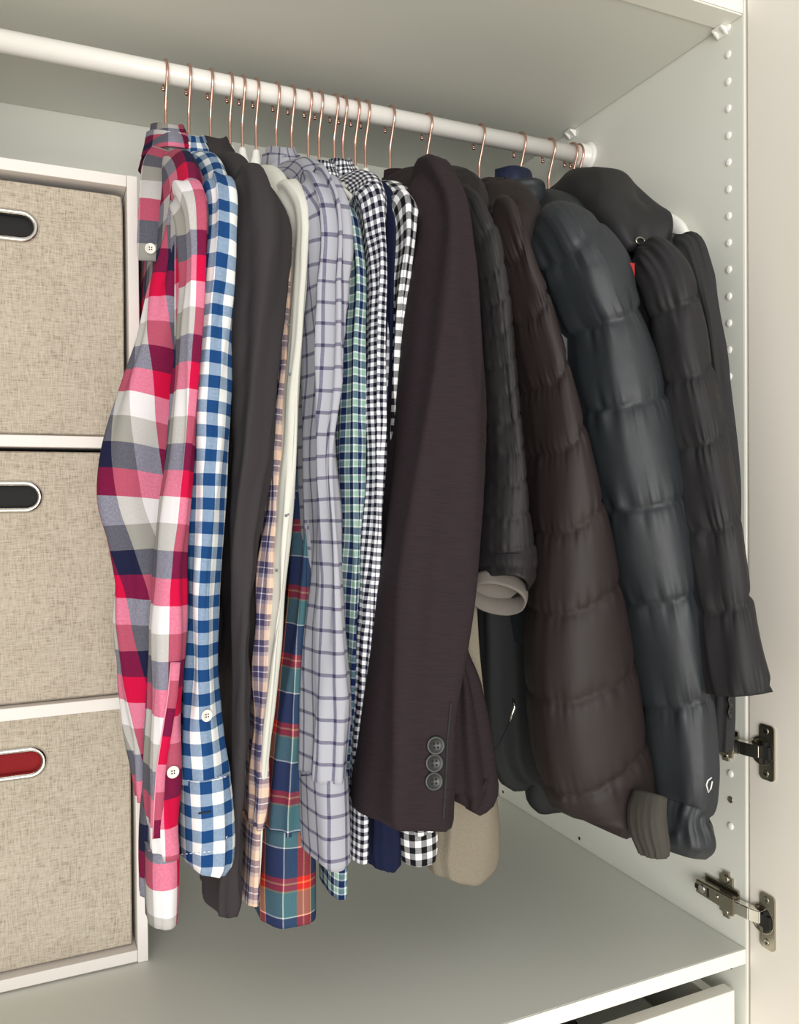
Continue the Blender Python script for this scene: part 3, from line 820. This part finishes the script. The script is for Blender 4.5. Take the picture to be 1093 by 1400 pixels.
# B  blue gingham ----------------------------------------------------
Bs = shirt('gingham_shirt', 1, 'blue and white gingham shirt, second from the left', 'shirt', M_B,
  Y([(272, 276, 322), (326, 272, 320), (436, 262, 312), (546, 256, 310), (618, 250, 308), (710, 248, 303), (838, 246, 294), (900, 246, 293), (950, 246, 297), (1000, 245, 302), (1056, 243, 309)], (272, .085), (1056, .075)),
  cuff=Y([(1050, 243, 310), (1085, 243, 314), (1120, 244, 316), (1150, 245, 315.5), (1168, 246, 312), (1175, 249, 305)], (1050, .074), (1172, .07)), seed=23, zn=.948, rx=.022, ry=.052, zb=.62, a=.016)
p_, n_ = surf(Bs['sleeve'], 282, 978); put_button(B_WHITE, p_, Bs['root'], n_)
bm = bmesh.new()
add_wire(bm, [surf(Bs['cuff'], 272+16*k/6, 1112-2.5*k/6, .0003)[0] for k in range(7)], .0009, 6)
link('buttonhole', bm_mesh('buttonhole', bm, True), BLTH, Bs['root'])

# D  charcoal ---------------------------------------------------------
shirt('charcoal_shirt', 2, 'plain charcoal shirt between blue gingham and cream shirts', 'shirt', M_D,
  Y([(262, 318, 372), (308, 310, 386), (400, 306, 387), (474, 303, 380), (546, 300, 374), (615, 298, 368), (710, 296, 352), (820, 300, 338), (930, 302, 334), (1010, 300, 333), (1120, 290, 326), (1193, 276, 323), (1218, 276, 321), (1227, 278, 316), (1231, 283, 308)], (262, .10), (1228, .10)),
  seed=37, zn=.950, half=.195, a=.018, rx=.021, ry=.05, colh=.03, zb=.33, fold=.004)
# E  peach plaid --------------------------------------------------------
E = shirt('plaid_shirt', 3, 'peach and navy small-plaid shirt squeezed between charcoal and cream shirts', 'shirt', M_E,
  Y([(330, 376, 391), (400, 374, 395), (510, 371, 391), (615, 360, 383), (710, 350, 377), (820, 339, 375), (930, 335, 374), (1010, 334, 366), (1083, 333, 360), (1120, 331, 356)], (330, .125), (1120, .115)),
  cuff=Y([(1118, 330, 357), (1170, 327, 354), (1222, 324, 352)], (1118, .115), (1222, .11)), seed=41, zn=.925, half=.165, a=.007, b=.035, col=False, zb=.36)
# F  cream -----------------------------------------------------------
Fsh = shirt('cream_shirt', 4, 'cream white shirt with tiny grey printed motifs', 'shirt', M_F,
  Y([(268, 384, 411), (301, 386, 419), (363, 388, 419), (436, 386, 414), (546, 380, 406), (615, 376, 403), (710, 367, 397), (783, 361, 390), (856, 356, 383), (930, 351, 376), (1050, 346, 364), (1120, 343, 358), (1200, 342, 354)], (268, .11), (1200, .10)),
  seed=53, zn=.938, half=.185, a=.013, col=False, b=.035, zb=.54, fold=.0018)
link('neckband', collar_mesh(HX[4], YR, .932, .016, .055, .012, .010, seed=53), M_F, Fsh['root'])
for (u, v, y) in ((398, 512, .0755), (402, 340, .0745), (393, 705, .073), (380, 780, .072), (397, 444, .0745)):
    bm = bmesh.new(); c = surf(Fsh['sleeve'], u, v, .0001)[0]
    add_disc(bm, (c[0]-.0012, c[1], c[2]), (-.3, -1, 0), [(.0016, 0), (.0015, .0004), (.0006, .0005)], 8)
    add_disc(bm, (c[0]+.0010, c[1], c[2]+.0012), (-.3, -1, 0), [(.0011, 0), (.0010, .0004), (.0005, .0005)], 8)
    link('printed_motif', bm_mesh('printed_motif', bm), INK, Fsh['root'])
# G  red / teal plaid --------------------------------------------------
shirt('plaid_shirt', 5, 'red, navy and teal plaid shirt hanging low behind the cream shirt', 'shirt', M_G,
  Y([(330, 396, 414), (480, 398, 418), (600, 398, 420), (746, 390, 422), (820, 382, 423), (930, 369, 426), (1010, 362, 425), (1100, 355, 424), (1124, 354, 424)], (330, .15), (1124, .135)),
  cuff=Y([(1120, 353, 426), (1160, 351, 427), (1244, 351, 427)], (1120, .135), (1244, .13)), seed=61, zn=.92, half=.15, a=.007, col=False, zb=.36)
# H  windowpane ----------------------------------------------------------
Hs = shirt('windowpane_shirt', 6, 'pale grey shirt with dark windowpane checks', 'shirt', M_H,
  Y([(262, 408, 461), (300, 411, 467), (400, 414, 468), (528, 418, 460), (615, 420, 455), (710, 421, 461), (783, 420, 464), (856, 417, 467), (966, 415, 470), (1054, 411, 470)], (262, .085), (1054, .07)),
  cuff=Y([(1050, 411, 471), (1105, 413, 473), (1158, 416, 472), (1167, 417, 471), (1169, 421, 467)], (1050, .07), (1168, .068)), seed=71, zn=.952, rx=.023, ry=.054, a=.018, zb=.33, fold=.005)
# I  green plaid ------------------------------------------------------
shirt('plaid_shirt', 7, 'green, navy and white small-plaid shirt behind the grey windowpane shirt', 'shirt', M_I,
  Y([(300, 460, 488), (360, 460, 494), (480, 456, 495), (600, 454, 498), (710, 455, 497), (820, 456, 490), (930, 454, 482), (1040, 446, 475), (1172, 440, 471)], (300, .115), (1172, .11)),
  cuff=Y([(1168, 438, 472), (1212, 440, 471)], (1168, .11), (1212, .11)), seed=83, zn=.938, half=.18, a=.008, col=False, b=.035, zb=.34)
# U  small check, mostly hidden ------------------------------------------
shirt('checked_shirt', 9, 'small black-check shirt of which mainly the collar shows', 'shirt', M_J,
  Y([(330, 472, 486), (500, 474, 488), (800, 470, 484), (900, 466, 478)], (330, .16), (900, .16)), seed=89, zn=.945, half=.16, a=.007, b=.03, zb=.36, rx=.018, ry=.05)
# J  fine gingham -----------------------------------------------------
shirt('gingham_shirt', 10, 'fine black and white gingham shirt beside the grey windowpane shirt', 'shirt', M_J,
  Y([(275, 486, 520), (300, 489, 524), (345, 491, 527), (450, 492, 525), (600, 492, 524), (700, 490, 521), (800, 487, 515), (932, 479, 508), (1014, 473, 503), (1092, 471, 500)], (275, .095), (1092, .085)),
  cuff=Y([(1088, 471, 501), (1130, 471, 501), (1167, 472, 500)], (1088, .085), (1167, .085)), seed=97, zn=.950, rx=.018, ry=.052, a=.014, b=.04, zb=.33)
# K  navy -------------------------------------------------------------
shirt('navy_shirt', 11, 'plain navy shirt between the two black gingham shirts', 'shirt', M_K,
  Y([(262, 514, 536), (300, 513, 542), (400, 513, 541), (500, 514, 538), (600, 512, 536), (800, 503, 538), (1000, 498, 546), (1120, 494, 546), (1166, 496, 546), (1176, 499, 543), (1179, 505, 537)], (262, .13), (1177, .12)),
  seed=101, zn=.925, half=.165, a=.008, col=False, b=.03, zb=.34, fold=.0015)
# L  large gingham --------------------------------------------------------
shirt('gingham_shirt', 12, 'larger black and white gingham shirt tucked behind the dark blazer', 'shirt', M_L,
  Y([(285, 538, 570), (315, 537, 566), (405, 534, 555), (495, 530, 549), (600, 528, 549), (800, 528, 562), (1000, 530, 585), (1125, 534, 590)], (285, .10), (1125, .11)),
  cuff=Y([(1120, 533, 593), (1150, 535, 594), (1167, 539, 591)], (1120, .11), (1167, .11)), seed=109, zn=.940, half=.19, a=.016, col=False, b=.035, zb=.34)
# N  beige sweater --------------------------------------------------------
Ns = shirt('knit_sweater', 13, 'beige knit sweater hanging lowest behind the dark blazer', 'sweater', M_N,
  Y([(420, 600, 630), (600, 606, 640), (840, 612, 650), (980, 600, 665), (1096, 588, 677), (1140, 585, 679), (1172, 584, 678), (1188, 592, 672), (1195, 604, 660)], (420, .16), (840, .13), (1195, .12)), seed=113, zn=.925, half=.14, a=.006, col=False, b=.035, zb=.38, fold=.002, far=False)
# M  blazer ---------------------------------------------------------------
Ms = shirt('blazer', 14, 'dark eggplant blazer with three black buttons on its cuff', 'jacket', M_M,
  Y([(262, 562, 606), (300, 560, 627), (373, 552, 641), (441, 546, 648), (521, 540, 651), (600, 534, 651), (722, 522, 647), (800, 513, 642), (899, 505, 628), (965, 499, 617), (1030, 493, 615), (1085, 486, 612), (1106, 486, 610), (1113, 489, 608)], (262, .085), (600, .06), (1124, .035)),
  seed=127, zn=.960, half=.205, a=.022, hem=slant(.18), b=.06, zb=.30, rx=.022, ry=.06, fold=.0045, crump=.0008, colh=.016, e=2.7)
bo = outline(Y([(640, 622, 654), (760, 622, 650), (833, 612, 641), (879, 604, 636), (938, 600, 654), (991, 600, 665), (1057, 604, 674), (1085, 606, 674), (1102, 610, 655)], (640, .115), (1102, .085)), .03)
link('front_skirt', tube('front_skirt', bo, 64, .006, 2.4, folds(131, .003)), M_M, Ms['root'])
for (u, v) in ((596, 1019), (594, 1043), (593.5, 1068)):
    p_, n_ = surf(Ms['sleeve'], u, v); put_button(B_BLACK, p_, Ms['root'], n_)

# puffers ------------------------------------------------------------------
def coat(name, i, label, mat, rows, seams, ykn, amp, slope=0, zn=.955, half=.22, a=.02, zb=.33, b=.055, seed=0, pk=.0016, kp=17, wr=.0012, cat='coat', fold=0, hood=False, bodyrows=None, bodyamp=None, e=2.2, far=False, pw=.011, drop=.075, x1=None, zs=None, hollow=True):
    x0 = HX[i]; R = thing(name, (x0, YR, zb), label, cat)
    O = outline(Y(rows, *ykn), b)
    zc = np.array([o[2] for o in O]); vc = np.array([r_[0] for r_ in rows])
    sz = [float(np.interp(v, vc, zc)) for v in seams]
    P = sleeve_path(x0, O, b, a)
    sl = link('sleeve', tube('sleeve', P, 128, .0032, e, quilt(seed, sz, amp, slope, pk, kp, wr, pw, fold), hollow=hollow), mat, R)
    bp_ = body_path(x0, zn, a, zb, O[0], .024)
    step_ = abs(sz[0]-sz[1]); bz = [zn-.03-step_*k for k in range(int((zn-zb)/step_)+1)]
    link('body', tube('body', bp_, 96, .005, 2.4, quilt(seed+1, bz, bodyamp or amp*.6, 0, pk, kp, wr)), mat, R)
    return dict(root=R, sleeve=sl, rows=O)
Os = coat('quilted_jacket', 15, 'black lightweight puffer with narrow quilting and grey cuff binding', M_O,
  [(290, 600, 660), (340, 612, 679), (402, 628, 693), (480, 638, 701), (561, 642, 709), (641, 643, 717), (722, 641, 724), (765, 640, 731), (790, 640, 731), (804, 641, 724)],
  [262, 300, 338, 378, 419, 460, 501, 540, 578, 620, 662, 705, 748, 790], ((290, .085), (765, .078), (804, .068)), .0024, .005, zn=.982, half=.205, a=.012, b=.05, zb=.47, seed=211, pk=.0008, kp=13, wr=.0005, pw=.008, fold=.001)
cb = outline(Y([(800, 642, 718), (806, 640, 720), (813, 640, 720), (820, 641, 718)], (800, .070), (820, .058)), .026)
link('cuff_binding', tube('cuff_binding', cb, 80, .003, 2.2, folds(215, .0010, B=.0006)), M_OG, Os['root'])
link('collar', puffy_collar(HX[15]-.006, .285, .920, .022, .06, .045, .009, seed=216), M_O, Os['root'])
Ps = coat('puffer_jacket', 16, 'brown-black puffer with wide baffles, its sleeve in front of the slate one', M_P,
  [(310, 652, 711), (344, 664, 723), (402, 680, 747), (452, 690, 763), (501, 700, 777), (593, 708, 799), (702, 716, 823), (803, 718, 845), (911, 718, 866), (1028, 730, 884), (1073, 742, 893), (1098, 752, 890), (1118, 764, 878), (1130, 776, 860)],
  [350, 430, 521, 609, 712, 816, 927, 1035, 1126], ((310, .085), (702, .06), (1130, .04)), .0046, .012, zn=.978, half=.205, a=.014, b=.058, zb=.54, seed=223, pk=.0013, kp=17, wr=.0006, fold=.0012)
link('collar', puffy_collar(HX[16]-.010, .275, .912, .024, .062, .045, .011, seed=226), M_P, Ps['root'])
sk = outline(Y([(700, 656, 770), (760, 652, 770), (830, 654, 770), (900, 658, 775), (950, 660, 775), (1000, 664, 775), (1030, 669, 770), (1046, 682, 765), (1054, 700, 760)], (700, .20), (1054, .17)), .03)
skb = link('body_hem', tube('body_hem', sk, 80, .006, 2.3, folds(227, .003, B=.0016)), M_BK, Ps['root'])  # body of the brown puffer, its shade put into a black colour
bm = bmesh.new(); add_wire(bm, [surf(skb, u, v, .001)[0] for u, v in ((702, 955), (704, 967), (700, 978), (697, 988))], [.0011, .0022, .0022, .001], 8)
link('zip_pull', bm_mesh('zip_pull', bm, True), CHROME, Ps['root'])
bm = bmesh.new(); add_wire(bm, [surf(skb, u, v, .0002)[0] for u, v in ((697, 988), (692, 1002), (684, 1016), (676, 1026))], .0013, 8)
link('pocket_zip', bm_mesh('pocket_zip', bm, True), BLTH, Ps['root'])
Qs = coat('puffer_jacket', 17, 'slate-black puffer with wide baffles, white mark near its cuff', M_Q,
  [(318, 706, 817), (345, 720, 840), (385, 736, 858), (425, 750, 867), (450, 760, 875), (521, 774, 900), (601, 788, 920), (678, 803, 936), (762, 818, 952), (823, 830, 959), (929, 850, 970), (983, 860, 976), (1060, 868, 980), (1098, 872, 976), (1110, 868, 971), (1125, 868, 975), (1148, 872, 975), (1160, 882, 964)],
  [345, 445, 558, 690, 815, 952, 1106], ((318, .075), (678, .035), (1158, -.005)), .0046, .010, zn=.972, half=.215, a=.018, b=.062, zb=.36, seed=239, pk=.0016, kp=14, wr=.0007, fold=.0014, pw=.018)
link('collar', puffy_collar(-.168, .245, .906, .026, .055, .052, .011, seed=242), M_Q, Qs['root'])
ic = outline(Y([(1085, 866, 912), (1110, 858, 910), (1135, 860, 912), (1155, 868, 915), (1168, 874, 914)], (1085, -.035), (1168, -.045)), .035)
link('inner_cuff', tube('inner_cuff', ic, 96, .003, 2.2, folds(243, .0010, 4, 1, .0006)), M_QG, Qs['root'])
hm = outline(Y([(940, 722, 800), (1000, 720, 798), (1060, 720, 790), (1094, 722, 785), (1103, 730, 780)], (940, .23), (1103, .22)), .025)
link('body_hem', tube('body_hem', hm, 64, .006, 2.3, folds(245, .0015)), M_BK, Qs['root'])
for seg_ in (((974, 1063), (969, 1067), (967, 1073)), ((967, 1073), (970, 1083), (973, 1078), (975, 1068))):
    bm = bmesh.new(); add_wire(bm, [surf(Qs['sleeve'], u-1, v, .0004)[0] for u, v in seg_], .0008, 6)
    link('printed_mark', bm_mesh('printed_mark', bm, True), WHT, Qs['root'])
zt = [Vector((-.200, .205, .912+.004*k)) for k in range(12)]
bm = bmesh.new()
for p in zt: add_box(bm, p-Vector((.0012, .002, .0011)), p+Vector((.0012, .002, .0011)))
link('zip_teeth', bm_mesh('zip_teeth', bm), BLTH, Qs['root'])
# navy padded jacket between slate puffer and parka
Ts = coat('padded_jacket', 18, 'navy padded jacket whose collar stands up behind the slate puffer', M_T,
  [(345, 800, 857), (385, 812, 868), (430, 820, 872), (520, 830, 880), (700, 850, 900), (900, 870, 920)],
  [345, 430, 520, 620, 720, 820, 920], ((345, .075), (900, .07)), .003, .004, zn=.955, half=.2, a=.012, b=.035, zb=.36, seed=271)
link('collar', puffy_collar(-.126, .335, .940, .026, .045, .080, .010, seed=272, rows_=1), M_T, Ts['root'])
p_, n_ = surf(Qs['sleeve'], 864, 370, .0006)
bm = bmesh.new(); add_box(bm, (p_.x-.004, p_.y+.002, p_.z-.010), (p_.x+.0055, p_.y+.0038, p_.z+.009), .0004)
link('fabric_tag', bm_mesh('fabric_tag', bm), TAGR, Qs['root'])
Rs = coat('hooded_parka', 19, 'charcoal hooded padded parka, its cuff reaching past the wardrobe edge', M_R,
  [(360, 850, 922), (393, 862, 941), (441, 876, 958), (493, 886, 971), (573, 902, 989), (641, 916, 1003), (718, 930, 1018), (770, 942, 1026), (825, 948, 1034), (880, 954, 1044), (920, 958, 1052), (946, 962, 1058)],
  [330, 425, 520, 610, 718, 826, 945], ((360, .02), (573, -.015), (718, -.045), (946, -.075)), .0048, .008, zn=.955, half=.255, a=.016, b=.05, zb=.36, seed=251, pk=.0013, kp=12, wr=.0010, fold=.002, pw=.016)
x0 = HX[19]
hd = [(x0-.024, .33, .928, .020, .016), (x0-.034, .28, .938, .032, .025), (x0-.050, .21, .938, .040, .031), (x0-.064, .15, .924, .042, .034), (x0-.070, .105, .898, .042, .034), (x0-.072, .075, .870, .041, .032), (x0-.071, .055, .846, .037, .026), (x0-.070, .045, .830, .026, .012)]
hood = link('hood', tube('hood', hd, 110, .004, 2.3, folds(281, .0050, 2.2, 5, .0034, 2.5, 40), hollow=False), M_R, Rs['root'])
link('collar', puffy_collar(x0-.030, .31, .930, .024, .055, .045, .011, seed=282), M_R, Rs['root'])
p_, n_ = surf(hood, 873, 331, .0012)
bm = bmesh.new(); add_wire(bm, [p_+Vector((.0062*math.cos(a), -.002, .0042*math.sin(a))) for a in np.linspace(0, 2*PI, 19)[:-1]], .0014, 8, closed=True)
link('cord_ring', bm_mesh('cord_ring', bm, True), GUNM, Rs['root'])
Ss = shirt('wool_coat', 20, 'charcoal wool coat at the right end of the rail, against the side panel', 'coat', M_S,
  Y([(345, 915, 962), (375, 922, 972), (412, 935, 979), (490, 950, 992), (560, 958, 1000), (660, 965, 1009), (800, 965, 1009), (930, 962, 1006), (1000, 960, 1004), (1024, 962, 1002)], (345, .03), (490, .0), (1024, -.02)),
  seed=263, zn=.905, half=.262, a=.010, b=.045, zb=.36, col=False, far=False, fold=.002)
for v in (955, 972):
    p_, n_ = surf(Ss['sleeve'], 998, v); put_button(B_BLACK, p_, Ss['root'], n_)
hs = hangs[20]; x0 = HX[20]
link('wide_shoulder', tube('wide_shoulder', [(-.014, .21, .914, .003, .005), (-.013, .16, .911, .005, .009), (-.011, .115, .896, .0065, .0105), (-.011, .090, .873, .0065, .0105), (-.012, .080, .845, .004, .007), (-.012, .078, .835, .002, .003)], 32, .004, 2.2, hollow=False), PLAST, hs)

# ------------------------------------------------------------------ seams and stitching (threads lying on the cloth)
def stitch(o, parent, pts, mat, r=.0006, name='seam', dash=False):
    bm = bmesh.new(); n = 0
    for (u0, v0), (u1, v1) in zip(pts, pts[1:]):
        L = math.hypot(u1-u0, v1-v0); k = max(3, int(L/3))
        P = [surf_c(o, u0+(u1-u0)*j/k, v0+(v1-v0)*j/k, r*.4) for j in range(k+1)]
        P = [p for p in P if p is not None]
        if dash:
            for j in range(0, len(P)-1, 2): add_wire(bm, P[j:j+2], r, 5)
        elif len(P) > 1: add_wire(bm, P, r, 6)
    if len(bm.verts): link(name, bm_mesh(name, bm, True), mat, parent)
    else: bm.free()
_bvh = {}
def surf_c(o, u, v, lift):
    if o.name not in _bvh:
        me = o.data; base = wloc(o)
        _bvh[o.name] = BVHTree.FromPolygons([tuple(q.co+base) for q in me.vertices], [tuple(p.vertices) for p in me.polygons])
    h = _bvh[o.name].ray_cast(Vector(CAM), Vector(ray(u, v)).normalized())
    if h[0] is None: return None
    n = h[1] if h[1].dot(Vector(ray(u, v))) < 0 else -h[1]
    return h[0]+n*lift
WTH = plain('white_thread', (225, 225, 228), .8)
GTH = plain('slate_thread', (70, 66, 90), .8)
stitch(Bs['cuff'], Bs['root'], [(245, 1068), (309, 1062)], WTH, .0005, 'stitching', True)
stitch(Bs['cuff'], Bs['root'], [(247, 1168), (300, 1163), (312, 1140)], WTH, .0005, 'stitching', True)
stitch(Hs['cuff'], Hs['root'], [(413, 1060), (470, 1059)], GTH, .0008)
stitch(A['cuff'], Ar, [(203, 1163), (241, 1164)], THREAD, .0005, 'stitching', True)
stitch(Ms['sleeve'], Ms['root'], [(617, 960), (612, 1010), (610, 1060), (606, 1120)], BLTH, .0012)
